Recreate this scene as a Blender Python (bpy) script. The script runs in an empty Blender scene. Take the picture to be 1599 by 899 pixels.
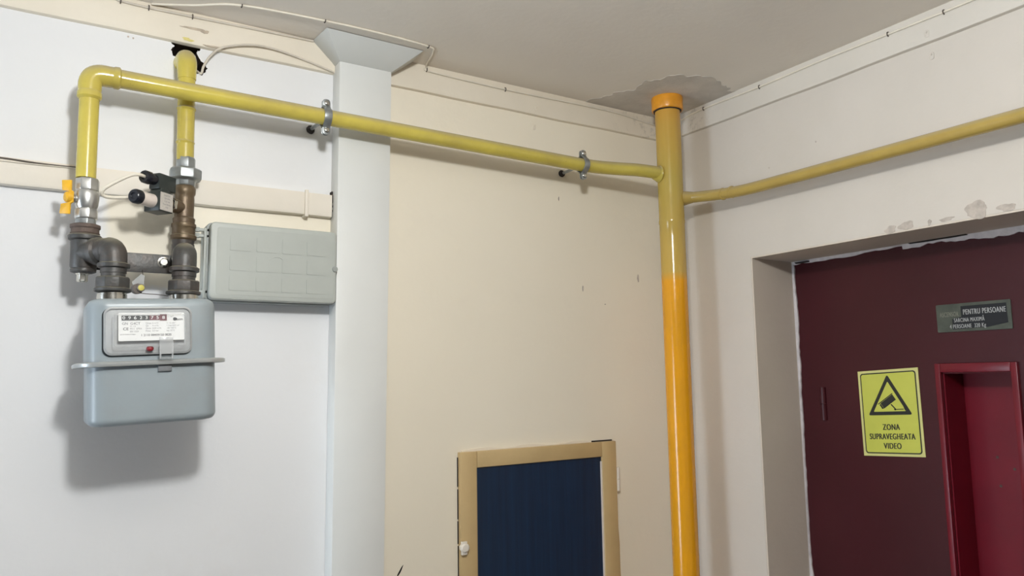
import bpy, bmesh, math, random
from mathutils import Vector as V, Matrix
random.seed(7)
S = bpy.context.scene
COL = S.collection

# ------------------------------------------------------------------ camera, light, exposure
Rr_ = ((0.845994, -0.532952, -0.016024), (-0.048638, -0.107064, 0.993062), (0.530970, 0.839345, 0.116497))
cam = bpy.data.objects.new('camera', bpy.data.cameras.new('camera'))
cam.data.sensor_width = 36.0
cam.data.lens = 36.0 * 1180.07 / 1599
cam.data.clip_start = 0.02
cam.matrix_world = Matrix(((Rr_[0][0], Rr_[1][0], -Rr_[2][0], -1.5687),
                           (Rr_[0][1], Rr_[1][1], -Rr_[2][1], -1.6),
                           (Rr_[0][2], Rr_[1][2], -Rr_[2][2], 1.75), (0, 0, 0, 1)))
COL.objects.link(cam); S.camera = cam

w = bpy.data.worlds.new('daylight'); S.world = w; w.use_nodes = True
w.node_tree.nodes['Background'].inputs[0].default_value = (0.74, 0.86, 1.0, 1)
w.node_tree.nodes['Background'].inputs[1].default_value = 15.0

lamp = bpy.data.lights.new('bulb_light', 'POINT')
lamp.energy = 43.5; lamp.color = (0.98, 1.0, 1.0); lamp.shadow_soft_size = 0.055
lamp_o = bpy.data.objects.new('bulb_light', lamp); COL.objects.link(lamp_o)
lamp_o.location = (-1.385, -1.34, 2.34)

WIN = (-4.2, -0.92, -0.12, 0.30, 1.95)          # x, y0, y1, z0, z1 of the corridor window
port = bpy.data.lights.new('window_portal', 'AREA'); port.shape = 'RECTANGLE'
port.size = WIN[4] - WIN[3]; port.size_y = WIN[2] - WIN[1]; port.cycles.is_portal = True
port_o = bpy.data.objects.new('window_portal', port); COL.objects.link(port_o)
port_o.location = (WIN[0] - 0.1, (WIN[1] + WIN[2]) / 2, (WIN[3] + WIN[4]) / 2)
port_o.rotation_euler = (0, -math.pi / 2, 0)

S.view_settings.view_transform = 'Standard'; S.view_settings.look = 'None'
S.view_settings.gamma = 1; S.view_settings.use_curve_mapping = False
S.view_settings.exposure = 0.0
try: S.cycles.max_bounces = 10; S.cycles.diffuse_bounces = 6
except Exception: pass

# ------------------------------------------------------------------ materials
def lin(c):
    return tuple(((x / 255) / 12.92 if x <= 10 else (((x / 255) + .055) / 1.055) ** 2.4) for x in c)

class NT:
    def __init__(self, name):
        self.m = bpy.data.materials.new(name); self.m.use_nodes = True
        self.t = self.m.node_tree; self.b = self.t.nodes['Principled BSDF']
    def n(self, kind, **kw):
        nd = self.t.nodes.new(kind)
        for k, v in kw.items(): setattr(nd, k, v)
        return nd
    def l(self, a, b): self.t.links.new(a, b)
    def pos(self): return self.n('ShaderNodeNewGeometry').outputs['Position']
    def noise(self, scale, detail=4, rough=.55, vec=None):
        nd = self.n('ShaderNodeTexNoise'); nd.inputs['Scale'].default_value = scale
        nd.inputs['Detail'].default_value = detail; nd.inputs['Roughness'].default_value = rough
        self.l(vec if vec is not None else self.pos(), nd.inputs['Vector']); return nd.outputs['Fac']
    def ramp(self, fac, stops):
        nd = self.n('ShaderNodeValToRGB'); e = nd.color_ramp.elements
        while len(e) < len(stops): e.new(.5)
        for el, (p, c) in zip(e, stops):
            el.position = p; el.color = (*c, 1) if isinstance(c, tuple) else (c, c, c, 1)
        self.l(fac, nd.inputs['Fac']); return nd.outputs['Color']
    def mix(self, fac, a, b, mode='MIX'):
        nd = self.n('ShaderNodeMix', data_type='RGBA', blend_type=mode)
        for s, v in ((nd.inputs[0], fac), (nd.inputs[6], a), (nd.inputs[7], b)):
            if isinstance(v, (int, float)): s.default_value = v
            elif isinstance(v, tuple): s.default_value = (*v, 1)
            else: self.l(v, s)
        return nd.outputs[2]
    def math(self, op, a, b=None, clamp=False):
        nd = self.n('ShaderNodeMath', operation=op); nd.use_clamp = clamp
        for i, v in enumerate((a, b)):
            if v is None: continue
            if isinstance(v, (int, float)): nd.inputs[i].default_value = v
            else: self.l(v, nd.inputs[i])
        return nd.outputs[0]
    def xyz(self):
        nd = self.n('ShaderNodeSeparateXYZ'); self.l(self.pos(), nd.inputs[0]); return nd.outputs
    def step(self, v, lo, hi):
        nd = self.n('ShaderNodeMapRange'); nd.interpolation_type = 'SMOOTHSTEP'
        nd.inputs[1].default_value = lo; nd.inputs[2].default_value = hi
        self.l(v, nd.inputs[0]); return nd.outputs[0]
    def bump(self, h, strength=.2, dist=.002):
        nd = self.n('ShaderNodeBump'); nd.inputs['Strength'].default_value = strength
        nd.inputs['Distance'].default_value = dist
        self.l(h, nd.inputs['Height']); self.l(nd.outputs[0], self.b.inputs['Normal'])
    def done(self, col, rough=.5, metal=0, coat=0):
        if isinstance(col, tuple): self.b.inputs['Base Color'].default_value = (*col, 1)
        else: self.l(col, self.b.inputs['Base Color'])
        if isinstance(rough, (int, float)): self.b.inputs['Roughness'].default_value = rough
        else: self.l(rough, self.b.inputs['Roughness'])
        self.b.inputs['Metallic'].default_value = metal
        if coat: self.b.inputs['Coat Weight'].default_value = coat
        return self.m

def simple(name, c, rough=.5, metal=0, var=.06, nscale=30, bump=0., dust=0., wear=None):
    k = NT(name); a = lin(c); f = k.noise(nscale)
    col = k.mix(k.ramp(f, [(.3, 0.), (.7, 1.)]), tuple(x * (1 - var) for x in a), tuple(min(1, x * (1 + var)) for x in a))
    if wear: col = k.mix(k.math('MULTIPLY', k.ramp(k.noise(wear[1], 5, .7), [(.5, 0.), (.62, 1.)]), wear[2]), col, lin(wear[0]))
    if dust:                                         # settled dust on upward faces
        nz = k.n('ShaderNodeSeparateXYZ'); k.l(k.n('ShaderNodeNewGeometry').outputs['Normal'], nz.inputs[0])
        col = k.mix(k.math('MULTIPLY', k.step(nz.outputs[2], .45, .95), dust), col, lin((172, 165, 140)))
    if bump: k.bump(k.noise(nscale * 3, 3), bump)
    return k.done(col, rough, metal)

def wall_mat():
    k = NT('wall_paint_back'); x, y, z = k.xyz(); n1 = k.noise(9, 5, .6)
    cream = k.mix(k.noise(3, 4), lin((231, 222, 203)), lin((237, 229, 211)))
    white = k.mix(k.noise(2.2, 4), lin((222, 222, 222)), lin((229, 229, 230)))
    jit = k.math('MULTIPLY', k.math('SUBTRACT', n1, .5), .05)
    xr = k.step(x, -.955, -.945)
    px = k.step(k.math('ADD', x, jit), -1.475, -1.455); pz0 = k.step(k.math('ADD', z, jit), 1.925, 1.94)
    pz1 = k.math('SUBTRACT', 1, k.step(z, 2.155, 2.157))
    patch = k.math('MULTIPLY', k.math('MULTIPLY', px, pz0), pz1)
    col = k.mix(k.math('MAXIMUM', xr, patch), white, cream)
    sm = k.ramp(k.noise(1.7, 6, .7), [(.56, 0.), (.75, .22)])
    col = k.mix(sm, col, lin((205, 195, 180)))
    k.bump(k.math('ADD', k.noise(60, 4), k.math('MULTIPLY', k.noise(7, 3), 2.)), .12, .004)
    return k.done(col, .62)

def plaster(name, c1, c2, scale=3, bump=.12, rough=.65, mold=False):
    k = NT(name); col = k.mix(k.ramp(k.noise(scale, 5, .6), [(.3, 0.), (.7, 1.)]), lin(c1), lin(c2))
    if mold:
        x, y, z = k.xyz()
        d = k.math('SQRT', k.math('ADD', k.math('POWER', x, 2.), k.math('POWER', y, 2.)))
        m = k.math('MULTIPLY', k.math('SUBTRACT', 1, k.step(d, .06, .26)), k.ramp(k.noise(38, 6, .75), [(.52, 0.), (.64, .5)]))
        col = k.mix(m, col, lin((118, 112, 104)))
    k.bump(k.math('ADD', k.noise(70, 4), k.math('MULTIPLY', k.noise(8, 3), 2.)), bump, .004)
    return k.done(col, rough)

def riser_mat():
    k = NT('riser_yellow_paint'); x, y, z = k.xyz()
    zz = k.math('ADD', z, k.math('MULTIPLY', k.math('SUBTRACT', k.noise(25), .5), .015))
    t = k.step(zz, 1.0, 2.5)
    nd = k.n('ShaderNodeMapRange'); nd.inputs[1].default_value = 1.9; nd.inputs[2].default_value = 2.5; k.l(zz, nd.inputs[0])
    col = k.ramp(nd.outputs[0], [(0., lin((226, 156, 26))), (.155, lin((228, 158, 30))), (.20, lin((196, 162, 80))), (.43, lin((182, 156, 80))),
                                 (.62, lin((180, 157, 76))), (.85, lin((192, 154, 72))), (.95, lin((200, 150, 62)))])
    col = k.mix(k.ramp(k.noise(14, 5), [(.35, 0.), (.7, .16)]), col, lin((178, 140, 50)))
    k.bump(k.noise(45, 3), .10, .003)
    return k.done(col, .17)

def yellow_mat(name, c, dirt, dust=.75):
    k = NT(name); col = k.mix(k.ramp(k.noise(11, 5, .65), [(.35, 0.), (.75, 1.)]), lin(c), lin(dirt))
    nz = k.n('ShaderNodeSeparateXYZ'); k.l(k.n('ShaderNodeNewGeometry').outputs['Normal'], nz.inputs[0])
    col = k.mix(k.math('MULTIPLY', k.step(nz.outputs[2], -.05, .75), dust), col, lin((168, 156, 122)))
    spk = k.ramp(k.noise(150, 3, .6), [(.70, 0.), (.76, .5)])
    col = k.mix(spk, col, lin((120, 100, 40)))
    k.bump(k.noise(40, 3), .13, .003)
    return k.done(col, .18)

M = dict(
    wall=wall_mat(),
    right=plaster('wall_paint_right_shaded', (200, 192, 181), (207, 199, 189)),  # back wall's cream, darkened to put this wall's weaker light into the colour
    other=plaster('wall_paint_plain', (140, 137, 131), (150, 147, 141)),
    reveal=plaster('reveal_plaster', (203, 191, 176), (210, 199, 185)),
    ceil=plaster('ceiling_paint', (222, 214, 204), (229, 222, 212), 2),
    patch=plaster('bare_plaster', (186, 180, 172), (212, 205, 196), 12, .3, .8),
    band=plaster('band_paint', (223, 213, 195), (229, 220, 203), 5, .1, .6, True),
    band_shaded=plaster('band_paint_shaded', (203, 196, 185), (211, 204, 193), 5, .1, .6, True),  # darker copy of the band paint; the right wall's shade is in the colour
    ledge=plaster('ledge_paint', (221, 213, 199), (228, 220, 207), 5, .1, .6),
    floor=plaster('floor_terrazzo', (84, 80, 76), (112, 107, 102), 40, .05, .5),
    column=simple('column_grey_white_paint', (216, 217, 214), .42, var=.03, nscale=6, bump=.04),
    capital=simple('capital_paint', (196, 197, 193), .42, var=.03, nscale=6, bump=.04),
    riser=riser_mat(),
    collar=simple('collar_orange_paint', (222, 150, 40), .32, var=.1, nscale=40, bump=.25),
    yel=yellow_mat('pipe_yellow_paint', (200, 183, 82), (178, 160, 80)),
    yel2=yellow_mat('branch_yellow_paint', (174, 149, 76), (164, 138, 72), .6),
    galv=simple('galvanised_steel', (158, 162, 162), .38, .75, .15, 60, .1),
    chrome=simple('chrome_valve', (205, 205, 202), .3, .9, .08, 60, .05),
    iron=simple('black_iron', (74, 73, 71), .45, .3, .16, 45, .35, .42, ((84, 72, 64), 22, .5)),
    brass=simple('dusty_brass', (108, 92, 70), .42, .4, .2, 50, .3, .5, ((94, 78, 64), 25, .7)),
    rust=simple('rusty_band', (98, 84, 76), .7, .2, .2, 60, .5),
    steel=simple('bright_steel', (206, 204, 196), .18, 1., .05, 60),
    handle=simple('handle_yellow', (226, 172, 40), .4, 0, .12, 60, .1, .2),
    black=simple('black_plastic', (44, 50, 48), .4, 0, .1, 60, 0, .35),
    knob=simple('black_knob', (26, 28, 36), .25, 0, .1, 60),
    whitep=simple('white_plastic', (220, 208, 198), .45, 0, .04, 60, 0, .2),
    labelg=simple('grey_label', (190, 184, 176), .45, 0, .08, 300),
    meter=simple('meter_grey_paint', (141, 150, 154), .35, 0, .03, 12, .04, 0, ((140, 140, 138), 9, .25)),
    seam=simple('meter_seam_metal', (176, 178, 176), .3, .35, .05, 40),
    gasket=simple('gasket_rubber', (30, 36, 38), .6),
    cavity=simple('dial_back', (166, 168, 168), .4, .2, .08, 50),
    paper=simple('index_plate_white', (238, 238, 236), .5, 0, .02, 60),
    ink=simple('black_ink', (36, 36, 38), .6),
    inkg=simple('grey_ink', (120, 120, 124), .6),
    wdigit=simple('white_digit', (232, 232, 230), .6),
    rdigit=simple('dark_red_drum', (104, 40, 52), .5),
    red=simple('red_seal', (128, 30, 38), .4, 0, .2, 80),
    yseal=simple('yellow_seal', (206, 194, 92), .5, 0, .1, 80),
    lead=simple('lead_seal', (116, 108, 102), .5, .3, .15, 60),
    tabg=simple('grey_tab', (112, 114, 116), .5),
    faint=simple('worn_letters', (112, 111, 98), .6, .1, .2, 200),
    wire=simple('dark_wire', (96, 88, 80), .5, .4),
    cable=simple('white_cable', (222, 214, 198), .5, 0, .06, 40),
    cabled=simple('dusty_cable', (205, 196, 182), .5, 0, .08, 40),
    box=simple('grey_plastic_box', (171, 175, 169), .45, 0, .03, 20, .04),
    boxd=simple('grey_plastic_box_edge', (146, 151, 147), .45, 0, .03, 20, .04),
    beige=simple('beige_gloss_paint', (192, 166, 120), .38, 0, .05, 14, .12),
    navy=None, maroon=None,
    redp=simple('red_recess_paint', (104, 18, 32), .32, 0, .12, 9, .12),
    redf=simple('red_frame_paint', (104, 26, 37), .3, 0, .14, 16, .2),
    putty=simple('pale_putty', (196, 188, 187), .7, 0, .12, 50, .5),
    hole=simple('dark_hole', (78, 64, 60), .9),
    sign=simple('sign_yellow', (192, 194, 82), .35, 0, .03, 30),
    signk=simple('sign_black', (30, 30, 24), .45, 0, .05, 60),
    signw=simple('sign_border', (204, 200, 128), .4, 0, .03, 30),
    plateg=simple('plate_worn_green', (70, 74, 64), .5, .2, .2, 45, .2),
    platek=simple('plate_black', (18, 19, 24), .6, .2, .2, 60),
    platel=simple('plate_letters', (158, 158, 156), .5, .2, .12, 200),
    chip=simple('chipped_plaster', (180, 169, 158), .8, 0, .2, 60, .4),
    chipb=simple('chipped_band', (184, 170, 152), .8, 0, .2, 60, .3),
    smear=simple('yellow_smear', (220, 206, 130), .6, 0, .1, 60),
    dark=simple('dark_gap', (50, 44, 40), .9),
    frame=simple('window_frame_white', (225, 225, 222), .5),
)
k = NT('navy_brushed_paint'); mp = k.n('ShaderNodeMapping'); k.l(k.pos(), mp.inputs[0]); mp.inputs['Scale'].default_value = (60, 60, 2)
f = k.noise(1.5, 5, .7, mp.outputs[0])
col = k.mix(k.ramp(f, [(.3, 0.), (.72, 1.)]), lin((12, 32, 56)), lin((20, 46, 74)))
k.bump(f, .25, .002); M['navy'] = k.done(col, .42)
k = NT('maroon_gloss_paint')
col = k.mix(k.ramp(k.noise(4, 5, .6), [(.3, 0.), (.72, 1.)]), lin((58, 18, 23)), lin((66, 22, 28)))
k.bump(k.math('ADD', k.noise(30, 3), k.noise(6, 3)), .15, .003); k.b.inputs['Specular IOR Level'].default_value = .3; M['maroon'] = k.done(col, .36)

for nm_ in ('redp', 'redf'): M[nm_].node_tree.nodes['Principled BSDF'].inputs['Specular IOR Level'].default_value = .3
def clear_mat(name, trans, tint=(1, 1, 1)):
    m = bpy.data.materials.new(name); m.use_nodes = True; t = m.node_tree; t.nodes.clear()
    out = t.nodes.new('ShaderNodeOutputMaterial'); mx = t.nodes.new('ShaderNodeMixShader')
    tr = t.nodes.new('ShaderNodeBsdfTransparent'); pr = t.nodes.new('ShaderNodeBsdfPrincipled')
    tr.inputs[0].default_value = (*tint, 1); pr.inputs['Base Color'].default_value = (.62, .63, .63, 1)
    pr.inputs['Roughness'].default_value = .12; mx.inputs[0].default_value = 1 - trans
    t.links.new(tr.outputs[0], mx.inputs[1]); t.links.new(pr.outputs[0], mx.inputs[2]); t.links.new(mx.outputs[0], out.inputs[0])
    return m
M['clear'] = clear_mat('clear_plastic', .86); M['clear2'] = clear_mat('hazy_plastic', .62); M['pane'] = clear_mat('window_glass', .96)

# ------------------------------------------------------------------ mesh helpers
class MB:
    def __init__(s): s.v = []; s.f = []; s.mi = []
    def add(s, vs, fs, mi=0):
        o = len(s.v); s.v += [V(p) for p in vs]; s.f += [tuple(i + o for i in f) for f in fs]; s.mi += [mi] * len(fs); return s
    def box(s, lo, hi, mi=0, R=None, o=None):
        vs = [V((x, y, z)) for x in (lo[0], hi[0]) for y in (lo[1], hi[1]) for z in (lo[2], hi[2])]
        if R is not None: vs = [V(o) + R @ p for p in vs]
        return s.add(vs, [(0, 1, 3, 2), (4, 6, 7, 5), (0, 4, 5, 1), (2, 3, 7, 6), (0, 2, 6, 4), (1, 5, 7, 3)], mi)
    def rings(s, rs, cap=True, mi=0):
        n = len(rs[0]); vs = [p for r in rs for p in r]; fs = []
        for i in range(len(rs) - 1):
            for j in range(n):
                a = i * n + j; b = i * n + (j + 1) % n; fs.append((a, b, b + n, a + n))
        if cap:
            fs.append(tuple(reversed(range(n)))); fs.append(tuple(range((len(rs) - 1) * n, len(rs) * n)))
        return s.add(vs, fs, mi)
    def tube(s, path, r, n=20, cap=True, mi=0, wob=0):
        path = [V(p) for p in path]; N = len(path); rr = r if isinstance(r, (list, tuple)) else [r] * N
        T = [(path[min(i + 1, N - 1)] - path[max(i - 1, 0)]).normalized() for i in range(N)]
        u = T[0].orthogonal().normalized(); rs = []
        for i in range(N):
            u = (u - T[i] * u.dot(T[i])).normalized(); w_ = T[i].cross(u)
            rs.append([path[i] + (u * math.cos(a) + w_ * math.sin(a)) * rr[i] * (1 + random.uniform(-wob, wob))
                       for a in (2 * math.pi * j / n for j in range(n))])
        return s.rings(rs, cap, mi)
    def rev(s, o, d, prof, n=24, ph=0, mi=0, wob=0):          # profile of (distance along d, radius)
        o = V(o); d = V(d).normalized(); u = d.orthogonal().normalized(); w_ = d.cross(u)
        rs = [[o + d * t + (u * math.cos(a) + w_ * math.sin(a)) * r * (1 + random.uniform(-wob, wob))
               for a in (ph + 2 * math.pi * j / n for j in range(n))] for t, r in prof]
        return s.rings(rs, True, mi)
    def prism(s, poly, o, u, v, d, mi=0):                     # 2-D outline on axes u, v, pushed along vector d
        o, u, v, d = V(o), V(u), V(v), V(d); n = len(poly)
        a = [o + u * x + v * y for x, y in poly]
        return s.add(a + [p + d for p in a], [tuple(range(n)), tuple(reversed(range(n, 2 * n)))] +
                     [(i, i + n, (i + 1) % n + n, (i + 1) % n) for i in range(n)], mi)
    def sphere(s, c, r, n=16, sc=(1, 1, 1), mi=0):
        c = V(c)
        rs = [[c + V((r * sc[0] * math.sin(t) * math.cos(a), r * sc[1] * math.sin(t) * math.sin(a), r * sc[2] * math.cos(t)))
               for a in (2 * math.pi * j / n for j in range(n))] for t in (math.pi * (i + .03) / (n // 2 + .06) for i in range(n // 2 + 1))]
        return s.rings(rs, True, mi)
    def build(s, name, mats, parent=None, bevel=0, seg=2, ang=35, weld=False):
        me = bpy.data.meshes.new(name); bm = bmesh.new()
        vs = [bm.verts.new(p) for p in s.v]
        for f_, mi in zip(s.f, s.mi):
            try: bm.faces.new([vs[i] for i in f_]).material_index = mi
            except ValueError: pass
        if weld: bmesh.ops.remove_doubles(bm, verts=bm.verts, dist=1e-5)
        bmesh.ops.recalc_face_normals(bm, faces=bm.faces)
        if bevel:
            es = [e for e in bm.edges if len(e.link_faces) == 2 and e.calc_face_angle(0) > .7]
            bmesh.ops.bevel(bm, geom=es, offset=bevel, segments=seg, profile=.5, affect='EDGES', clamp_overlap=True)
        bm.to_mesh(me); bm.free()
        for m in (mats if isinstance(mats, (list, tuple)) else [mats]): me.materials.append(m)
        if bevel: ang = min(ang, 20 if seg > 2 else 25)
        me.shade_smooth(); me.set_sharp_from_angle(angle=math.radians(ang))
        o = bpy.data.objects.new(name, me); COL.objects.link(o)
        if parent is not None: par(o, parent)
        return o

ORIG = {}
def par(o, p):                                                # keep the mesh where it was modelled, in world space
    o.parent = p; q = p; off = V((0, 0, 0))
    while q is not None: off += V(q.location); q = q.parent
    o.location = V(o.location) - off if o.data is not None else o.location
def tag(o, label, cat, group=None):
    o['label'] = label; o['category'] = cat
    if group: o['group'] = group
    return o
def thing(name, loc, label, cat, group=None):
    o = bpy.data.objects.new(name, None); COL.objects.link(o); o.location = loc; o.empty_display_size = .02
    return tag(o, label, cat, group)
def struct(name, mb, mats, **kw):
    o = mb.build(name, mats, **kw); o['kind'] = 'structure'; return o
def root(name, loc):
    o = bpy.data.objects.new(name, None); COL.objects.link(o); o.location = loc; o['kind'] = 'structure'; return o
def fillet(pts, r, n=8):
    pts = [V(p) for p in pts]; out = [pts[0]]
    for a, b, c in zip(pts, pts[1:], pts[2:]):
        rr = min(r, (a - b).length * .49, (c - b).length * .49); p = b + (a - b).normalized() * rr; q = b + (c - b).normalized() * rr
        for i in range(n + 1):
            t = i / n; out.append(p * (1 - t) ** 2 + b * 2 * t * (1 - t) + q * t * t)
    out.append(pts[-1]); return out
def spline(pts, n=8):
    P = [V(p) for p in pts]; out = []
    for i in range(len(P) - 1):
        a, b, c, d = P[max(i - 1, 0)], P[i], P[i + 1], P[min(i + 2, len(P) - 1)]
        for j in range(n):
            t = j / n
            out.append(.5 * (2 * b + (c - a) * t + (2 * a - 5 * b + 4 * c - d) * t * t + (3 * b - a - 3 * c + d) * t ** 3))
    return out + [P[-1]]
def seg(a, b, n=24):
    a, b = V(a), V(b); return [a.lerp(b, i / n) for i in range(n + 1)]
def rrect(w_, h, r, n=6):
    out = []
    for cx, cy, a0 in ((w_ / 2 - r, h / 2 - r, 0), (-w_ / 2 + r, h / 2 - r, 90), (-w_ / 2 + r, -h / 2 + r, 180), (w_ / 2 - r, -h / 2 + r, 270)):
        for i in range(n + 1):
            a = math.radians(a0 + 90 * i / n); out.append((cx + r * math.cos(a), cy + r * math.sin(a)))
    return out
def text(name, s, size, o, u, v, mat, parent, depth=.0003, bold=0., sx=1., align='CENTER', space=1.):
    cu = bpy.data.curves.new(name, 'FONT'); cu.body = s; cu.size = 1; cu.align_x = align; cu.align_y = 'CENTER'; cu.space_character = space
    tmp = bpy.data.objects.new(name + '_tmp', cu); COL.objects.link(tmp)
    dg = bpy.context.evaluated_depsgraph_get(); me = bpy.data.meshes.new_from_object(tmp.evaluated_get(dg))
    bpy.data.objects.remove(tmp); bpy.data.curves.remove(cu)
    u, v = V(u), V(v); n = u.cross(v).normalized(); o = V(o); bm = bmesh.new(); bm.from_mesh(me)
    if bold:                                               # heavier strokes: shifted copies of every letter
        src = bm.faces[:]
        for dx in (-bold, bold):
            gm_ = bmesh.ops.duplicate(bm, geom=src)['geom']
            for q in gm_:
                if isinstance(q, bmesh.types.BMVert): q.co.x += dx / sx; q.co.z += .00002 / size * (1 if dx > 0 else -1)
    for q in bm.verts: q.co = o + u * (q.co.x * size * sx) + v * (q.co.y * size) + n * (depth + q.co.z * size)
    bm.to_mesh(me); bm.free(); me.materials.clear(); me.materials.append(mat)
    ob = bpy.data.objects.new(name, me); COL.objects.link(ob)
    if parent is not None: par(ob, parent)
    return ob
def blob(name, c, u, v, w_, h, mat, parent, d=.0012, n=18, seed=0, jag=.3):     # ragged thin chip with a real edge
    rnd = random.Random(seed); u, v = V(u), V(v); nn = u.cross(v).normalized()
    poly = []; ph = [rnd.uniform(0, 6.3) for _ in range(3)]
    for i in range(n):
        a = 2 * math.pi * i / n; r = 1 + jag * (.8 * math.sin(2 * a + ph[0]) + .5 * math.sin(3 * a + ph[1]) + .4 * math.sin(5 * a + ph[2])) + rnd.uniform(-jag, jag) * .25; poly.append((w_ / 2 * r * math.cos(a), h / 2 * r * math.sin(a)))
    return MB().prism(poly, V(c) - nn * .0005, u, v, nn * (d + .0005)).build(name, mat, parent)

X, Y, Z = V((1, 0, 0)), V((0, 1, 0)), V((0, 0, 1))
nY = -Y

# ------------------------------------------------------------------ room
L_, F_, H = -4.2, -3.3, 2.5
struct('floor', MB().box((L_ - .2, F_ - .2, -.1), (.5, .2, 0)), M['floor'])
ceiling = struct('ceiling', MB().box((L_ - .2, F_ - .2, H), (.5, .2, H + .15)), M['ceil'])
wall_front = struct('wall_front', MB().box((L_ - .2, F_ - .2, 0), (.5, F_, H)), M['other'])
wb = MB().box((L_, 0, 0), (.35, .2, H)).build('wall_back', [M['wall'], M['hole']]); wb['kind'] = 'structure'
# broken hole round the outlet pipe, cut into the wall
hp = [(-1.365, 2.436), (-1.358, 2.427), (-1.363, 2.418), (-1.359, 2.406), (-1.350, 2.403), (-1.352, 2.39), (-1.345, 2.372), (-1.325, 2.368),
      (-1.316, 2.378), (-1.303, 2.377), (-1.297, 2.386), (-1.293, 2.394), (-1.299, 2.402), (-1.311, 2.412), (-1.317, 2.423), (-1.309, 2.429), (-1.306, 2.436)]
hr = random.Random(8); hp2 = []
for a, b in zip(hp, hp[1:] + hp[:1]):
    for j in range(4): hp2.append((a[0] + (b[0] - a[0]) * j / 4 + hr.uniform(-.0016, .0016), min(2.437, a[1] + (b[1] - a[1]) * j / 4 + hr.uniform(-.0016, .0016))))
cut = MB().prism(hp2, (0, -.02, 0), X, Z, (0, .09, 0), 0).build('cutter_tmp', [M['hole']])
md = wb.modifiers.new('b', 'BOOLEAN'); md.object = cut; md.operation = 'DIFFERENCE'; md.solver = 'EXACT'; md.material_mode = 'TRANSFER'
dg = bpy.context.evaluated_depsgraph_get(); me = bpy.data.meshes.new_from_object(wb.evaluated_get(dg))
wb.modifiers.clear(); wb.data = me; bpy.data.objects.remove(cut)
me.shade_flat()

D0, D1, DH = -.286, -1.20, 2.05                             # lift door opening
wr = MB().box((0, D0, 0), (.33, 0, H)).box((0, D1, DH), (.33, D0, H)).box((0, F_, 0), (.33, D1, H))
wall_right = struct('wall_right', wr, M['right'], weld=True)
wl = MB().box((L_ - .2, WIN[2], 0), (L_, 0, H)).box((L_ - .2, F_, 0), (L_, WIN[1], H)).box((L_ - .2, WIN[1], 0), (L_, WIN[2], WIN[3])).box((L_ - .2, WIN[1], WIN[4]), (L_, WIN[2], H))
struct('wall_left', wl, M['other'])
win = root('window_1', (L_ - .12, (WIN[1] + WIN[2]) / 2, WIN[3]))
fm = MB(); x0 = L_ - .13; x1 = L_ - .09
fm.box((x0, WIN[1], WIN[3]), (x1, WIN[1] + .03, WIN[4])).box((x0, WIN[2] - .03, WIN[3]), (x1, WIN[2], WIN[4]))
fm.box((x0, WIN[1] + .03, WIN[3]), (x1, WIN[2] - .03, WIN[3] + .03)).box((x0, WIN[1] + .03, WIN[4] - .03), (x1, WIN[2] - .03, WIN[4]))
fm.build('window_frame', M['frame'], win)
MB().box((L_ - .112, WIN[1] + .03, WIN[3] + .03), (L_ - .108, WIN[2] - .03, WIN[4] - .03)).build('window_pane', M['pane'], win)
lf = thing('ceiling_lamp', (-1.385, -1.34, 2.5), 'small round ceiling lamp behind the viewer', 'lamp')
MB().rev((-1.385, -1.34, 2.5), (0, 0, -1), [(0, .05), (.012, .05), (.018, .03), (.02, .014), (.085, .012), (.086, .018), (.098, .018)]).build('lamp_base', M['whitep'], lf)

# lintel and jamb plaster lining of the lift opening
rv = MB().box((.001, D0 - .004, 0), (.30, D0 + .001, DH)).box((.001, D1, DH - .004), (.30, D0 - .004, DH + .001)).box((.001, D1 - .001, 0), (.30, D1 + .004, DH - .004))
struct('trim_4', rv, M['reveal'])

# plaster patch round the riser on the ceiling
sp = [(-.315, -.005), (-.298, -.077), (-.262, -.14), (-.267, -.208), (-.24, -.262), (-.175, -.309), (-.079, -.298), (-.035, -.268), (-.006, -.285), (-.003, -.145), (-.004, -.056), (-.003, -.003), (-.12, -.003), (-.19, -.003)]
pp = []; rnd = random.Random(3); L2 = []
for i, (a, b) in enumerate(zip(sp, sp[1:] + sp[:1])):
    L2 += [(a[0] + (b[0] - a[0]) * j / 12, a[1] + (b[1] - a[1]) * j / 12, i < 8) for j in range(12)]
for i, (x, y, free) in enumerate(L2):
    if free:
        rr = .007 * math.sin(i * .41) + .004 * math.sin(i * 1.07 + 2) + rnd.uniform(-.0018, .0018); d = math.hypot(x + .12, y + .08)
        x += (x + .12) / d * rr; y += (y + .08) / d * rr
    pp.append((min(x, -.003), min(y, -.003)))
MB().prism(pp, (0, 0, H - .0008), X, Y, (0, 0, .002)).build('plaster_patch', M['patch'], ceiling)

# bands under the ceiling and the ledge (trunking painted over)
def band(name, a, b, inward, z0, z1, t, mat):
    a, b, inward = V(a), V(b), V(inward); d = b - a; mb = MB(); n = max(2, int(d.length / .08)); rs = []
    for i in range(n + 1):
        p = a + d * (i / n); wv = .0008 * math.sin(i * 1.7) + .0006 * math.sin(i * .61 + 1)
        prof = [(-.002, z1), (t, z1), (t, z0 + .006 + wv), (t - .002, z0 + .001 + wv), (t - .005, z0 + wv), (-.002, z0 + wv)]
        rs.append([p + inward * q + Z * z for q, z in prof])
    mb.rings(rs); return struct(name, mb, mat)
trim1 = band('trim_1', (L_, 0, 0), (-.002, 0, 0), (0, -1, 0), 2.434, H, .013, M['band'])
trim2 = band('trim_2', (0, -.013, 0), (0, F_, 0), (-1, 0, 0), 2.434, H, .013, M['band_shaded'])
trim3 = band('trim_3', (L_, 0, 0), (-1.0315, 0, 0), (0, -1, 0), 2.103, 2.152, .018, M['ledge'])
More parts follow.
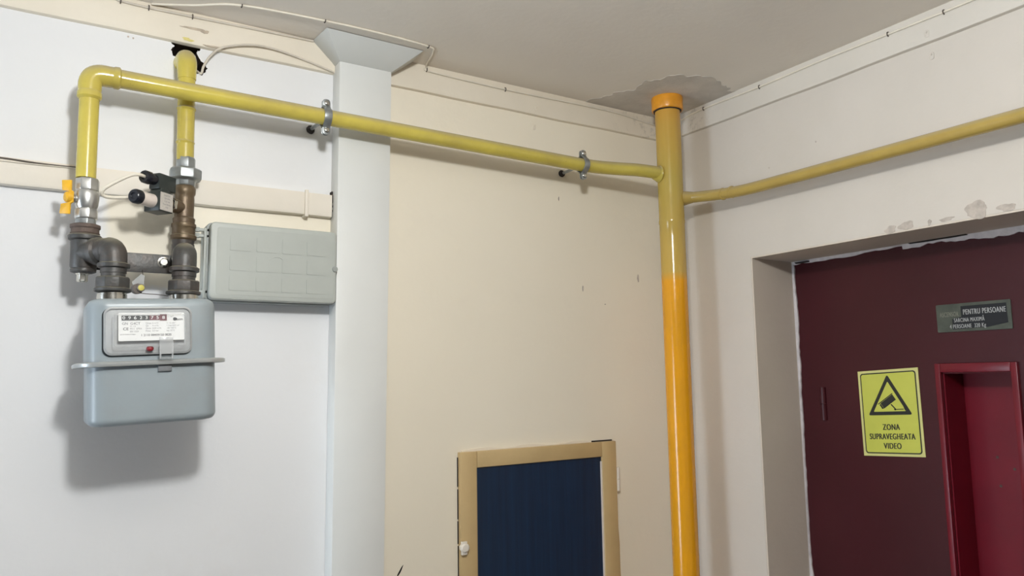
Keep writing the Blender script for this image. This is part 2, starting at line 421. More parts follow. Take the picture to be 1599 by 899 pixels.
MB().box((-1.0925, -.0235, 2.098), (-1.0845, -.018, 2.157)).box((-1.0925, -.018, 2.098), (-1.0845, 0, 2.103)).build('clip', M['ledge'], trim3, bevel=.0015)
g = MB(); rnd = random.Random(5)
for z, h in ((2.158, .006), (2.15, .007), (2.141, .01), (2.128, .004), (2.118, .004)):
    g.box((-1.0315, -.012 - rnd.uniform(0, .004), z - h / 2), (-1.0275, -.002, z + h / 2))
g.build('frayed_wire', M['dark'], trim3)
def tab(c, u, inw, parent, name='clip', mat='band'):                      # little fixing tabs, one above the other
    c, u, inw = V(c), V(u), V(inw)
    for dz in (.02, -.026):
        off = .012 if dz > 0 else 0
        o = MB().prism(rrect(.010, .016, .004, 3), c + Z * dz + inw * off, u, Z, inw * .0016).rev(c + Z * (dz + .003) + inw * (off + .002), inw, [(0, .0022), (.0015, .0018)], 8).build(name, M[mat], parent, bevel=.0005)
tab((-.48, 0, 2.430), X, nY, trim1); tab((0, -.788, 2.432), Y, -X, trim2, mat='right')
for i, (x, z, w_, h) in enumerate(((-1.325, 2.4665, .050, .0045), (-1.303, 2.4645, .014, .008), (-1.285, 2.4365, .04, .0035))):
    blob('paint_chip', (x, -.0132, z), X, Z - X * .12, w_, h, M['chipb'], trim1, .0006 + .0003 * i, 26, i, .22)
blob('pipe_paint_smear', (-1.335, -.0132, 2.441), X, Z, .020, .007, M['smear'], trim1, .0006, 14, 9, .3)

# marks on the walls
for i, (x, z, w_, h) in enumerate(((-.332, 1.982, .004, .014), (-.405, 2.219, .003, .013), (-.257, 1.942, .004, .003), (-1.442, 2.427, .003, .004), (-1.433, 2.426, .003, .004), (-.135, 2.02, .006, .02))):
    blob('wall_nick', (x, 0, z), X, Z, w_, h, M['chip'], wb, .0012, 8, i, .2)
blob('wall_nick', (-.861, 0, 1.328), X * .5 + Z * .8, Z * .5 - X * .8, .022, .005, M['dark'], wb, .001, 10, 4, .3)
for i, (y, z, w_, h) in enumerate(((-.669, 2.055, .026, .016), (-.705, 2.058, .03, .02), (-.755, 2.056, .008, .012), (-.79, 2.056, .03, .008), (-.849, 2.064, .046, .032), (-.904, 2.058, .03, .016), (-.50, 2.30, .004, .004), (-.36, 2.27, .005, .004))):
    blob('plaster_chip', (0, y, z), nY, Z, w_, h, M['chip'], wall_right, .0007, 30, 20 + i, .2)

# ------------------------------------------------------------------ column with flared capital
clm = thing('boxed_column', (-.97, 0, 0), 'pale grey boxed column with a flared top against the wall', 'column')
o_ = .045
def cxl(z): return -1.027 - .0054 * (2.44 - z), -.903 - .0126 * (2.44 - z)
l0, r0 = cxl(0); l1, r1 = cxl(2.452)
MB().rings([[V((l0, .0, 0)), V((l0, -o_, 0)), V((r0, -o_, 0)), V((r0, 0, 0))], [V((l1, 0, 2.452)), V((l1, -o_, 2.452)), V((r1, -o_, 2.452)), V((r1, 0, 2.452))]]).build('shaft', M['column'], clm, bevel=.003)
MB().rings([[V((l1, 0, 2.450)), V((l1, -o_, 2.450)), V((r1, -o_, 2.450)), V((r1, 0, 2.450))],
            [V((-1.080, 0, 2.499)), V((-1.072, -.090, 2.499)), V((-.842, -.088, 2.499)), V((-.838, 0, 2.499))]]).build('capital', M['capital'], clm, bevel=.0012)

# ------------------------------------------------------------------ riser
RX, RY, RZ0 = -.137, -.145, 0
ris = thing('gas_riser', (RX, RY, 0), 'thick vertical yellow and orange gas riser pipe in the room corner', 'pipe')
prof = [(0, .0335)] + [(i * .1, .0335) for i in range(1, 22)]
MB().rev((RX, RY, 0), Z, prof + [(2.148, .0335), (2.152, .0348), (2.158, .0346), (2.162, .0338), (2.25, .0338), (2.35, .0338), (2.5, .0338)], 40).build('pipe', M['riser'], ris, ang=60)
MB().rev((RX, RY, 2.462), Z, [(0, .0345), (.0005, .041), (.004, .0425), (.018, .042), (.032, .0425), (.038, .0415)], 40, wob=.012).build('sleeve', M['collar'], ris, ang=60)
MB().rev((RX, RY, 2.4585), Z, [(.0012, .0342), (.0024, .0380), (.0036, .0380)], 32, wob=.03).build('sleeve_gap', M['dark'], ris)

# ------------------------------------------------------------------ horizontal pipe with its down-leg
hpz = 2.3025
hz = thing('horizontal_gas_pipe', (-1.0, -.098, hpz), 'long horizontal yellow gas pipe crossing the back wall in front of the column', 'pipe')
run = seg((-1.470, -.098, hpz), (-.42, -.099, 2.2878), 40) + spline([(-.42, -.099, 2.2878), (-.36, -.102, 2.2875), (-.30, -.115, 2.2875), (-.24, -.132, 2.2875), (-.173, -.141, 2.2865)], 6)[1:]
MB().tube(run, .0169, 24).build('run', M['yel'], hz, ang=60)
MB().tube(seg((-1.506, -.098, 2.110), (-1.507, -.098, 2.271), 8), .0162, 24).build('down_leg', M['yel'], hz, ang=60)
el = fillet([(-1.507, -.098, 2.258), (-1.507, -.098, hpz), (-1.462, -.098, hpz)], .03, 10)
MB().tube(el, [.0185] + [.0192] * (len(el) - 2) + [.0185], 24).build('elbow', M['yel'], hz, ang=60)
MB().tube([(-1.507, -.098, 2.254), (-1.507, -.098, 2.258), (-1.507, -.098, 2.266), (-1.507, -.098, 2.270)], [.017, .0202, .0202, .0185], 24).build('weld_ring', M['yel'], hz)
MB().tube([(-1.472, -.098, hpz), (-1.468, -.098, hpz), (-1.461, -.098, hpz), (-1.458, -.098, hpz)], [.0185, .0203, .0203, .0169], 24).build('weld_ring', M['yel'], hz)
MB().tube([(-.184, -.1355, 2.285), (-.176, -.137, 2.2847), (-.171, -.138, 2.2846)], [.0169, .020, .023], 24).build('weld_fillet', M['yel'], hz)

# branch along the right wall
br = thing('branch_gas_pipe', (-.07, -.5, 2.21), 'thinner yellow branch pipe running along the right wall above the lift door', 'pipe')
bp = spline([(-.110, -.165, 2.219), (-.093, -.205, 2.217), (-.079, -.25, 2.214), (-.071, -.30, 2.211), (-.068, -.36, 2.209), (-.068, -.46, 2.2085)], 6) + seg((-.068, -.48, 2.208), (-.068, -1.6, 2.206), 30)
MB().tube(bp, .0145, 24).build('run', M['yel2'], br, ang=60)
for y, x in ((-.272, -.0755), (-.298, -.0713)):
    MB().tube([(x + .001, y + .004, 2.2125), (x, y, 2.212), (x - .001, y - .004, 2.2115)], [.0145, .0162, .0145], 24).build('weld_ring', M['yel2'], br)
MB().tube([(-.112, -.160, 2.219), (-.105, -.176, 2.2185), (-.099, -.190, 2.218)], [.021, .0175, .0145], 24).build('weld_fillet', M['yel2'], br)

# outlet pipe into the wall
OX, OY = -1.3375, -.050
ot = thing('outlet_gas_pipe', (OX, OY, 2.18), 'short vertical yellow pipe rising from the meter into the broken hole in the wall', 'pipe')
op = seg((OX, OY, 2.178), (OX - .002, OY, 2.33), 10) + fillet([(OX - .002, OY, 2.328), (OX - .003, OY, 2.391), (OX - .003, .03, 2.398)], .04, 10)
MB().tube(op, .0160, 24).build('run', M['yel'], ot, ang=60)
e2 = fillet([(OX - .002, OY, 2.342), (OX - .003, OY, 2.389), (OX - .003, .012, 2.395)], .04, 10)
MB().tube(e2, [.0170] + [.0184] * (len(e2) - 2) + [.0184], 24, wob=.015).build('elbow', M['yel'], ot, ang=60)
for z, r in ((2.282, .0172), (2.214, .0168)):
    MB().tube([(OX - .001, OY, z - .004), (OX - .001, OY, z), (OX - .001, OY, z + .004)], [.0158, r + .0008, .0158], 24).build('weld_ring', M['yel'], ot)

# ------------------------------------------------------------------ clamps
def clamp(x, yc, zc, r, label, wx):
    t = thing('pipe_clamp', (x, yc, zc), label, 'clamp', 'pipe clamps'); hw = .0082
    for sgn, nm in ((-1, 'front_strap'), (1, 'rear_strap')):
        prof = [(.0025, .027), (.0025, r + .006)] + [((r + .0015) * math.sin(a), (r + .0015) * math.cos(a)) for a in (math.pi * (.14 + .72 * i / 12) for i in range(13))] + [(.0025, -r - .006), (.0025, -.027)]
        outer = [(p[0] + .0024, p[1] * (1.0 if i in (0, len(prof) - 1) else 1.02)) for i, p in enumerate(prof)]
        poly = [(sgn * a, b) for a, b in prof + outer[::-1]]
        mb = MB().prism(poly, (x - hw, yc, zc), Y, Z, (2 * hw, 0, 0))
        for ez in (.0295, -.0295): mb.prism(rrect(2 * hw, .0175, .0065, 5), (x, yc + sgn * .00252, zc + ez), X, Z, (0, sgn * .0024, 0))
        mb.build(nm, M['galv'], t, bevel=.0008)
    for dz in (.029, -.029):
        MB().rev((x, yc - .0045, zc + dz), nY, [(0, .0052), (.003, .0055), (.0042, .0042), (.0046, .002)], 14).build('screw', M['steel'], t)
    sd = V((wx - x, -yc - r, .001)); MB().rev((x, yc + r, zc), sd, [(0, .0065), (.008, .0065), (.0081, .0042), (sd.length, .0042)], 12).build('stud', M['galv'], t)
    MB().rev((wx, 0, zc + .001), nY, [(-.004, .0095), (.004, .009), (.008, .0075), (.011, .005)], 10, wob=.12).build('wall_plug', M['dark'], t)
clamp(-1.0745, -.0985, 2.2965, .0172, 'pipe clamp left of the column, brighter steel, nearer the meter', -1.077)
clamp(-.398, -.1, 2.2875, .0172, 'pipe clamp farther right near the riser, paint smeared', -.394)

# ------------------------------------------------------------------ ball valve
VX, VY = -1.503, -.098
bv = thing('ball_valve', (VX, VY, 2.07), 'chrome ball valve with a yellow butterfly handle on the left pipe', 'valve')
def col_(z0, prof, n=24, ph=0, x=VX, y=VY, wob=0, mb=None): return (mb or MB()).rev((x, y, 0), Z, [(z, r) for z, r in prof], n, ph, 0, wob)
col_(0, [(2.0860, .0175), (2.0880, .0195), (2.1060, .0195), (2.1090, .0180)], 8, .2).build('upper_hex', M['chrome'], bv, bevel=.0008)
col_(0, [(2.0520, .0150), (2.0560, .0165), (2.0600, .0182), (2.0740, .0196), (2.0840, .0192), (2.0870, .0175)]).build('body', M['chrome'], bv)
col_(0, [(2.0360, .0165), (2.0380, .0188), (2.0535, .0188), (2.0550, .0165)], 8, .2).build('lower_hex', M['chrome'], bv, bevel=.0008)
MB().rev((VX - .012, VY - .004, 2.071), (-1, -.25, 0), [(0, .008), (.008, .008), (.0085, .0055), (.020, .0055)], 16).build('stem', M['chrome'], bv)
hm = MB(); hu = V((-.25, 1, 0)).normalized(); hn = V((-1, -.25, 0)).normalized(); ho = V((-1.5305, -.106, 2.072)); hv = (Z + V((-.02, 0, 0))).normalized()
hu2 = V((.78, -.62, 0)).normalized(); hn2 = hu2.cross(hv).normalized()
ring = [(.0085, .010), (.0045, .012), (.0045, .030), (-.0130, .0305), (-.0120, .0125), (-.0005, .0105), (-.0005, -.0095), (-.0140, -.0115), (-.0160, -.0285), (.0025, -.0300), (.0035, -.0120), (.0085, -.0095)]
hm.prism(ring, ho - hn2 * .002, hu2, hv, hn2 * .004)
hd = hm.build('handle', M['handle'], bv, bevel=.001)
MB().rev(ho + V((.004, .001, 0)), hn, [(0, .0095), (.008, .0095), (.011, .007)], 16).build('handle_hub', M['handle'], bv)

# ------------------------------------------------------------------ left fitting chain
lfit = thing('inlet_elbow_fitting', (VX, VY, 1.95), 'dark dusty iron elbow fitting joining the ball valve to the meter', 'pipe fitting')
col_(0, [(2.0200, .0150), (2.0230, .0164), (2.0380, .0164)], 8, .1).build('hex_nipple', M['galv'], lfit, bevel=.0006)
col_(0, [(2.0080, .0215), (2.0110, .0235), (2.0130, .0222), (2.0185, .0220), (2.0205, .0240), (2.0255, .0240), (2.0270, .0205), (2.0280, .0150)], wob=.012).build('threaded_ring', M['rust'], lfit)
col_(0, [(1.9970, .0215), (2.0000, .0262), (2.0060, .0266), (2.0085, .0240), (2.0090, .0210)], wob=.012).build('lip', M['iron'], lfit)
col_(0, [(1.9470, .0170), (1.9490, .0200), (1.9530, .0212), (1.9870, .0215), (2.0000, .0222)], wob=.008).build('tee_body', M['iron'], lfit)
col_(0, [(1.9410, .0150), (1.9430, .0200), (1.9470, .0205), (1.9500, .0190)], wob=.03).build('bottom_lip', M['iron'], lfit)
MB().rev((VX - .001, VY, 0), Z, [(1.9250, .0072), (1.9270, .0088), (1.9380, .0088), (1.9390, .011), (1.9420, .011)], 6, .3).build('plug_bolt', M['steel'], lfit, bevel=.0006)
CX, CY = -1.4605, -.155
ep = fillet([(VX, VY, 1.976), (CX - .001, CY + .001, 1.979), (CX, CY, 1.948)], .030, 12)
MB().tube(ep, [.0205] * 3 + [.0215] * (len(ep) - 4) + [.0215], 26, wob=.006).build('elbow', M['iron'], lfit, ang=60)
MB().tube([V((VX, VY, 1.976)).lerp(V((CX, CY, 1.978)), t) for t in (.38, .42, .55, .6)], [.021, .0245, .0245, .021], 26, wob=.01).build('elbow_lip', M['iron'], lfit)
def tail(t, x, y, nl, nut='union_nut'):
    MB().rev((x, y, 0), Z, [(1.944, .0205), (1.946, .0252), (1.952, .0255), (1.954, .0225)], 26, 0, 0, .012).build('elbow_rim', M['iron'], t)
    MB().rev((x, y, 0), Z, [(1.918, .0192), (1.936, .0192), (1.9365, .0205), (1.947, .0205)], 26).build('nipple', M['iron'], t)
    MB().rev((x, y, 0), Z, [(1.9095, .0255), (1.911, .0276), (1.927, .0276), (1.9295, .0255), (1.930, .0195)], 8, .25).build(nut, M['iron'], t, bevel=.001)
    MB().rev((x, y, 0), Z, [(1.9035, .0255), (1.905, .0290), (1.909, .0292), (1.9105, .0270)], 26, 0, 0, .01).build('nut_rim', M['iron'], t)
tail(lfit, CX, CY, 0)

# ------------------------------------------------------------------ right chain: union, solenoid valve, elbow
QX, QY = -1.336, -.050
un = thing('pipe_union', (QX, QY, 2.15), 'grey galvanised pipe union under the short vertical yellow pipe', 'pipe fitting')
ro = lambda prof, n=24, ph=0., wob=0: MB().rev((QX, QY, 0), Z, prof, n, ph, 0, wob)
ro([(2.160, .0165), (2.162, .0178), (2.182, .0178), (2.184, .0165)], 8, .1).build('upper_hex', M['galv'], un, bevel=.0007)
ro([(2.139, .0270), (2.141, .0305), (2.158, .0305), (2.161, .0265), (2.163, .0190)], 8, .35).build('union_nut', M['galv'], un, bevel=.001)
ro([(2.127, .0180), (2.129, .0192), (2.137, .0196), (2.140, .0250)], 8, .1).build('lower_hex', M['galv'], un, bevel=.0006)

sv = thing('solenoid_valve', (QX, QY, 2.09), 'brass solenoid gas valve with black coil and white capped stem', 'valve')
ro([(2.050, .0165), (2.053, .0195), (2.062, .0205), (2.066, .0175), (2.100, .0178), (2.108, .0172), (2.112, .0195), (2.122, .0200), (2.128, .0165)], 24, 0, .008).build('brass_body', M['brass'], sv)
sa = V((-.75, -.66, 0)).normalized(); sb = V((.66, -.75, 0)).normalized(); sc = V((-1.3872, -.0970, 2.079))
SR = Matrix((sa, sb, Z)).transposed()
bc = V((QX, QY, 2.083))
MB().rev(bc, sa, [(.005, .0125), (.022, .0125), (.0225, .0135), (.034, .0135), (.0345, .011), (.070, .009)], 20).build('side_port', M['brass'], sv)
MB().rev(bc, sa, [(.034, .0150), (.042, .0150), (.0425, .0120)], 6).build('port_nut', M['steel'], sv, bevel=.0006)
MB().box((-.0175, -.0175, -.0185), (.0175, .0175, .0185), 0, SR, sc).build('coil', M['black'], sv, bevel=.002)
lb = MB().box((-.0155, .0175, -.0165), (.0160, .0182, .0165), 0, SR, sc).build('coil_label', M['labelg'], sv); lb['label'] = 'light grey printed label'
for i in range(5):
    text('label_print', ('SOLENOID', '230V 50Hz', 'G 3/4  NA', 'Pmax 500mbar', 'IP 65')[i], .0042, sc + sb * .0183 + Z * (.0115 - .0055 * i) - sa * .0003, -sa, Z, M['inkg'], lb, .0001, 0, .8)
MB().rev(sc, sa, [(.0170, .0140), (.0175, .0128), (.0475, .0124), (.048, .0115)], 24).build('stem_cap', M['whitep'], sv)
MB().rev(sc, sa, [(.0475, .0115), (.048, .0130), (.058, .0132), (.061, .0118), (.0622, .0105), (.0622, .006), (.060, .0045), (.060, .001)], 24).build('stem_knob', M['knob'], sv)
dc = sc + Z * .041 - sa * .005 - sb * .004
dn = MB().box((-.030, -.012, -.016), (.014, .012, .014), 0, SR, dc).box((-.014, -.013, -.0235), (.010, .013, -.014), 0, SR, dc).build('plug_connector', M['black'], sv, bevel=.0025)
MB().rev(dc + Z * .001, sa, [(.012, .0100), (.026, .0100), (.027, .0122), (.038, .0122), (.0405, .0105), (.0405, .0055), (.036, .0045)], 12).build('cable_gland', M['knob'], dn)

rfit = thing('outlet_elbow_fitting', (QX, QY, 2.0), 'dark iron elbow fitting rising from the right meter connection to the solenoid valve', 'pipe fitting')
ro([(2.020, .0205), (2.023, .0235), (2.029, .0238), (2.031, .0208), (2.044, .0212), (2.046, .0225), (2.052, .0222), (2.054, .0170)], 26, 0, .012).build('threaded_ring', M['brass'], rfit)
ro([(1.985, .0185), (2.010, .0190), (2.021, .0205)], 26, 0, .006).build('pipe_stub', M['iron'], rfit)
DX, DY = -1.3483, -.155
e3 = fillet([(QX, QY, 2.012), (QX, QY, 1.982), (DX, DY, 1.980), (DX, DY, 1.948)], .030, 12)
MB().tube(e3, .0205, 26, wob=.006).build('elbow', M['iron'], rfit, ang=60)
tail(rfit, DX, DY, 1)

mbk = thing('mounting_bracket', (-1.40, -.087, 1.97), 'flat dark steel bar bolted behind the two meter elbows', 'bracket')
MB().box((-1.482, -.0790, 1.951), (-1.339, -.0745, 1.986)).build('bar', M['iron'], mbk, bevel=.0012)
MB().rev((-1.373, -.079, 1.971), nY, [(0, .0105), (.0015, .0105), (.002, .0080), (.007, .0080), (.0085, .006)], 12).build('bolt', M['steel'], mbk)
MB().rev((-1.405, -.0745, 1.970), Y, [(0, .006), (.0745, .006)], 10).build('wall_stud', M['galv'], mbk)

# lead seal and wire
tg = thing('meter_seal', (-1.414, -.1, 1.92), 'hanging clear seal tag with a yellow button between the elbows', 'seal')
MB().prism([(-.008, -.006), (.009, -.010), (.010, .016), (.004, .019), (-.010, .004)], (-1.416, -.1, 1.926), X, Z, (0, .0012, 0)).build('clear_tag', M['clear2'], tg)
MB().rev((-1.418, -.104, 1.917), (.3, -1, 0), [(-.006, .009), (.004, .0095), (.005, .0085)], 18).build('lead_body', M['lead'], tg)
MB().rev((-1.4125, -.109, 1.9185), (.15, -1, .05), [(-.004, .0070), (.002, .0072), (.003, .0064)], 18).build('button_ring', M['lead'], tg)
MB().rev((-1.4122, -.1118, 1.9186), (.15, -1, .05), [(-.001, .0052), (.0012, .0052), (.0016, .0045)], 16).build('yellow_button', M['yseal'], tg)
MB().tube(spline([(-1.409, -.0995, 1.944), (-1.408, -.085, 1.952), (-1.407, -.07, 1.958)], 6), .0007, 6).build('seal_wire', M['wire'], tg)
MB().tube(spline([(-1.416, -.104, 1.910), (-1.40, -.106, 1.9085), (-1.385, -.108, 1.908), (-1.368, -.118, 1.905)], 6), .0007, 6).build('seal_wire', M['wire'], tg)

# ------------------------------------------------------------------ gas meter (modelled upright, then leaned 2.5 degrees)
MO = V((-1.4043, -.155, 1.902))
gm = thing('gas_meter', MO, 'grey domestic gas meter with a clear dial window hanging from two iron elbows', 'gas meter')
W_, DP = .198, .136
def ringz(z, inset, w_=W_, d=DP, r=.030, x=.0012): return [V((MO.x + x + a, MO.y + b, MO.z + z)) for a, b in rrect(w_ - 2 * inset, d - 2 * inset, max(.004, r - inset), 7)]
def shell(z0, z1, up, w_, d, r=.030, fr=.016):
    rs = [ringz(z0, 0, w_, d, r)]
    n = 8
    for i in range(n + 1):
        a = math.pi / 2 * i / n; ins = fr * (1 - math.cos(a)); dz = fr * (1 - math.sin(a))
        rs.append(ringz(z1 - dz if up else z1 + dz, ins, w_, d, r))
    rs.append(ringz(z1 + (.0006 if up else -.0006), fr + .004, w_, d, r))
    return MB().rings(rs)
shell(-.116, -.012, True, W_, DP, .030, .014).build('upper_shell', M['meter'], gm, ang=50)
shell(-.122, -.219, False, W_ - .002, DP - .002, .028, .012).build('lower_shell', M['meter'], gm, ang=50)
fl = MB().rings([ringz(-.1230, .0005, W_ + .034, DP + .020, .046), ringz(-.1215, -.0005, W_ + .034, DP + .020, .046), ringz(-.1170, -.0005, W_ + .034, DP + .020, .046),
                 ringz(-.1155, .002, W_ + .034, DP + .020, .046), ringz(-.1150, .006, W_ + .034, DP + .020, .046), ringz(-.116, .008, W_ + .034, DP + .020, .046)])
fl.build('seam_flange', M['seam'], gm, ang=40)
for x in (-.057, .057):
    MB().rev(MO + V((x, 0, -.014)), Z, [(0, .0255), (.004, .0258), (.0045, .0235), (.013, .0235), (.0135, .0225), (.016, .0225)], 26).build('connector', M['steel'], gm)
yf = MO.y - DP / 2                                            # front plane of the upper shell
WC = V((MO.x - .0085, yf, MO.z - .0665))                        # dial window centre
ux, uz = X, Z
def plate(mb_pts, depth0, depth1): return MB().prism(mb_pts, WC + nY * depth0, X, Z, nY * (depth1 - depth0))
plate([(a - .0012, b - .0015) for a, b in rrect(.134, .0795, .013)], -.003, .0020).build('gasket', M['gasket'], gm, bevel=.0008)
plate(rrect(.128, .0735, .011), .0020, .0032).build('dial_back', M['cavity'], gm)
# clear cover: bevelled tray
def cv(w_, h, r, d, dz=0): return [WC + X * a + Z * (b + dz) + nY * d for a, b in rrect(w_, h, r, 6)]
MB().rings([cv(.132, .078, .012, .0022), cv(.132, .078, .012, .0050), cv(.1285, .0745, .011, .0065), cv(.106, .052, .005, .0165), cv(.103, .049, .004, .0172)], True).build('clear_cover', M['clear'], gm, ang=6)
MB().tube(cv(.1062, .0522, .005, .0166) + cv(.1062, .0522, .005, .0166)[:1], .0007, 6, False).build('cover_edge', M['clear2'], gm)
rim = MB(); inner = cv(.1265, .0725, .0105, .0068); outer = cv(.1325, .0785, .0125, .0054); out0 = cv(.1325, .0785, .0125, .002); n = len(inner)
rim.add(inner + outer + out0, [(i, (i + 1) % n, (i + 1) % n + n, i + n) for i in range(n)] + [(i + n, (i + 1) % n + n, (i + 1) % n + 2 * n, i + 2 * n) for i in range(n)])
rim.build('cover_rim', M['cavity'], gm)
# index plate with the counter; axes lean a touch
pw, ph_ = .0985, .0455; PC = WC + V((.0035, -.0115, .006))
ip = MB().prism(rrect(pw, ph_, .0015, 2), PC, X, Z, nY * .0010).build('index_plate', M['paper'], gm)
T = PC + nY * .0011
def tq(nm, s, size, x, z, mat=M['ink'], bold=0., sx=1., al='LEFT', d=.0002): return text(nm, s, size, T + X * x + Z * z, X, Z, mat, ip, d, bold, sx, al)
MB().box((T.x - .0445, T.y - .0004, T.z + .0105), (T.x - .0035, T.y + .0004, T.z + .0185)).build('counter_strip', M['ink'], ip)
MB().box((T.x - .0035, T.y - .0004, T.z + .0105), (T.x + .0135, T.y + .0004, T.z + .0185)).build('counter_strip', M['rdigit'], ip)
MB().box((T.x + .0120, T.y - .0006, T.z + .0095), (T.x + .0225, T.y + .0004, T.z + .0200)).build('counter_frame', M['rdigit'], ip)
for i, c in enumerate('09623758'):
    tq('digit', c, .0072, -.0413 + i * .0083 + (.0006 if i > 6 else 0), .0145, M['wdigit'], .03, 1.1, 'CENTER', .0009)
tq('plate_print', '- m\u00b3', .0048, .0245, .0160, M['inkg'])
MB().prism([(.0033 * math.cos(a) * (1 + .25 * math.cos(a)), .0027 * math.sin(a)) for a in (2 * math.pi * i / 16 for i in range(16))], T + X * .0345 + Z * .0120, X, Z, nY * .0003).build('logo_mark', M['ink'], ip)
tq('logo_print', 'sem', .0062, .0372, .0115, M['ink'], .02)
tq('plate_print', 'GN  G4CT', .0058, -.0440, .0052, M['inkg'], .01)
tq('plate_print', 'CE', .0062, -.0425, -.0035, M['ink'], .015, 1.1)
tq('plate_print', 'M11  0704', .0040, -.0325, -.0033, M['inkg'])
tq('plate_print', 'Cl. 1,5', .0032, -.0325, .0008, M['inkg'])
tq('plate_print', 'EN 1359', .0036, -.0325, -.0078, M['inkg'])
tq('plate_print', 'DE-07-MI002-PTB001', .0026, -.0470, -.0125, M['inkg'])
for i, r in enumerate((('Qmax', '6 m\u00b3/h', 'V 1,2 dm\u00b3'), ('Qn', '4 m\u00b3/h', '1 imp 0,01 m\u00b3'), ('Qmin', '0,04 m\u00b3/h', '-20 +50\u00b0C'), ('Pmax', '0,5 bar', 'tsp 15\u00b0C'))):
    for x, s in zip((-.0095, .0005, .0220), r): tq('plate_print', s, .0035, x, .0055 - i * .0042, M['inkg'])
tq('serial_print', '1 2110 08459150 0820', .0050, -.0165, -.0140, M['ink'], .012, .98)
MB().sphere(WC + V((.0005, -.0120, -.0300)), .0052, 14, (1.1, .8, .9)).build('red_seal', M['red'], gm)
# clear clip with grey tab below
cl = MB().box((WC.x + .014, WC.y - .0185, WC.z - .040), (WC.x + .035, WC.y - .0172, WC.z - .012))
cl.box((WC.x + .014, WC.y - .0195, WC.z - .0475), (WC.x + .0165, WC.y - .0155, WC.z - .036)).box((WC.x + .0325, WC.y - .0195, WC.z - .0475), (WC.x + .035, WC.y - .0155, WC.z - .036)).box((WC.x + .0165, WC.y - .0195, WC.z - .0475), (WC.x + .0325, WC.y - .0155, WC.z - .0455))
cl.build('clear_clip', M['clear2'], gm, bevel=.0006)
MB().box((WC.x + .0135, yf - .0035, WC.z - .068), (WC.x + .0345, yf + .003, WC.z - .055)).build('flange_tab', M['tabg'], gm, bevel=.001)
gm.rotation_euler = (0, math.radians(-2.4), 0)

# ------------------------------------------------------------------ junction box
jx0, jx1, jz0, jz1 = -1.288, -1.0335, 1.9085, 2.062
jb = thing('junction_box', ((jx0 + jx1) / 2, 0, jz0), 'shallow grey plastic junction box between the meter and the column', 'junction box')
jc = V(((jx0 + jx1) / 2, 0, (jz0 + jz1) / 2)); jw, jh = jx1 - jx0, jz1 - jz0
MB().prism(rrect(jw + .004, jh + .004, .012), jc - X * .002, X, Z, nY * .034).build('back_case', M['boxd'], jb, bevel=.002)
MB().prism(rrect(jw - .006, jh - .006, .008), jc + nY * .034, X, Z, nY * .004).build('seam_gap', M['dark'], jb)
ld = MB().prism(rrect(jw, jh, .010), jc + nY * .038, X, Z, nY * .020).build('lid', M['box'], jb, bevel=.004, seg=3, ang=20)
MB().prism(rrect(jw - .020, jh - .020, .006), jc + nY * .0578 + X * .002, X, Z, nY * .0008).build('lid_panel', M['box'], ld)
kw = (jw - .050) / 4; kh = (jh - .034) / 3
for r in range(3):
    for c in range(4):
        MB().prism(rrect(kw - .010, kh - .010, .002, 3), jc + nY * .0580 + X * (-jw / 2 + .032 + kw * (c + .5)) + Z * (jh / 2 - .020 - kh * (r + .5)), X, Z, nY * .0015).build('embossed_panel', M['box'], ld)
arc = [(.014 * math.cos(a), .010 * math.sin(a)) for a in (math.pi * i / 12 for i in range(13))]
MB().tube([jc + nY * .0588 + X * (a + .002) + Z * (b + .004) for a, b in arc], .0009, 8).build('embossed_arc', M['box'], ld)
MB().rev(jc + V((jw / 2 - .004, -.058, -.003)), nY, [(-.002, .0062), (.002, .0062), (.003, .0048)], 16).build('lid_screw', M['boxd'], ld)
for z in (2.048, 2.036, 1.925):
    hk = MB().box((jx0 - .020, -.034, z - .0030), (jx0 + .002, -.026, z + .0030)).rev((jx0 - .020, -.030, z - .0045), Z, [(0, .005), (.009, .005)], 10)
    hk.build('hinge_hook', M['box'], jb, bevel=.0008)
MB().box((jx0 - .008, -.036, jz0 + .004), (jx0 - .002, -.004, jz1 - .010)).build('hinge_strip', M['box'], jb, bevel=.0018)

# ------------------------------------------------------------------ access hatch
ah = thing('access_hatch', (-.483, 0, 1.0), 'low wall hatch with beige painted frame and dark navy panel', 'hatch')
hz0, hz1 = .95, 1.576
sL, sR, iL, iR, iT = -.716, -.247, -.672, -.294, 1.538
MB().box((sL, -.016, hz0), (iL, .0, hz1)).build('stile', M['beige'], ah, bevel=.002)
MB().box((iR, -.016, hz0), (sR, .0, hz1)).build('stile', M['beige'], ah, bevel=.002)
MB().box((iL + .0004, -.0155, iT), (iR - .0004, .0, hz1)).build('top_rail', M['beige'], ah, bevel=.002)
MB().box((iL + .0004, -.0155, hz0), (iR - .0004, .0, hz0 + .04)).build('bottom_rail', M['beige'], ah, bevel=.002)
MB().box((iL - .001, -.009, hz0 + .04), (iR + .001, -.002, iT + .001)).build('panel', M['navy'], ah)
MB().box((iR - .0035, -.0125, hz0 + .04), (iR + .0005, -.008, iT - .012)).build('white_bead', M['whitep'], ah)
for z in (1.476, 1.035):
    MB().rev((sR + .006, -.009, z), Z, [(-.030, .0072), (-.0015, .0076), (-.001, .0058), (.001, .0058), (.0015, .0076), (.030, .0072)], 14).build('hinge', M['ledge'], ah)
lt = MB().rev((-.712, -.012, 1.362), nY, [(0, .008), (.008, .0075), (.010, .0105), (.015, .011), (.018, .008)], 12, 0, 0, .12).box((-.719, -.0265, 1.347), (-.706, -.0195, 1.376))
lt.build('latch_knob', M['ledge'], ah, bevel=.002)
gp = MB(); rnd = random.Random(11); z = hz1 - .012
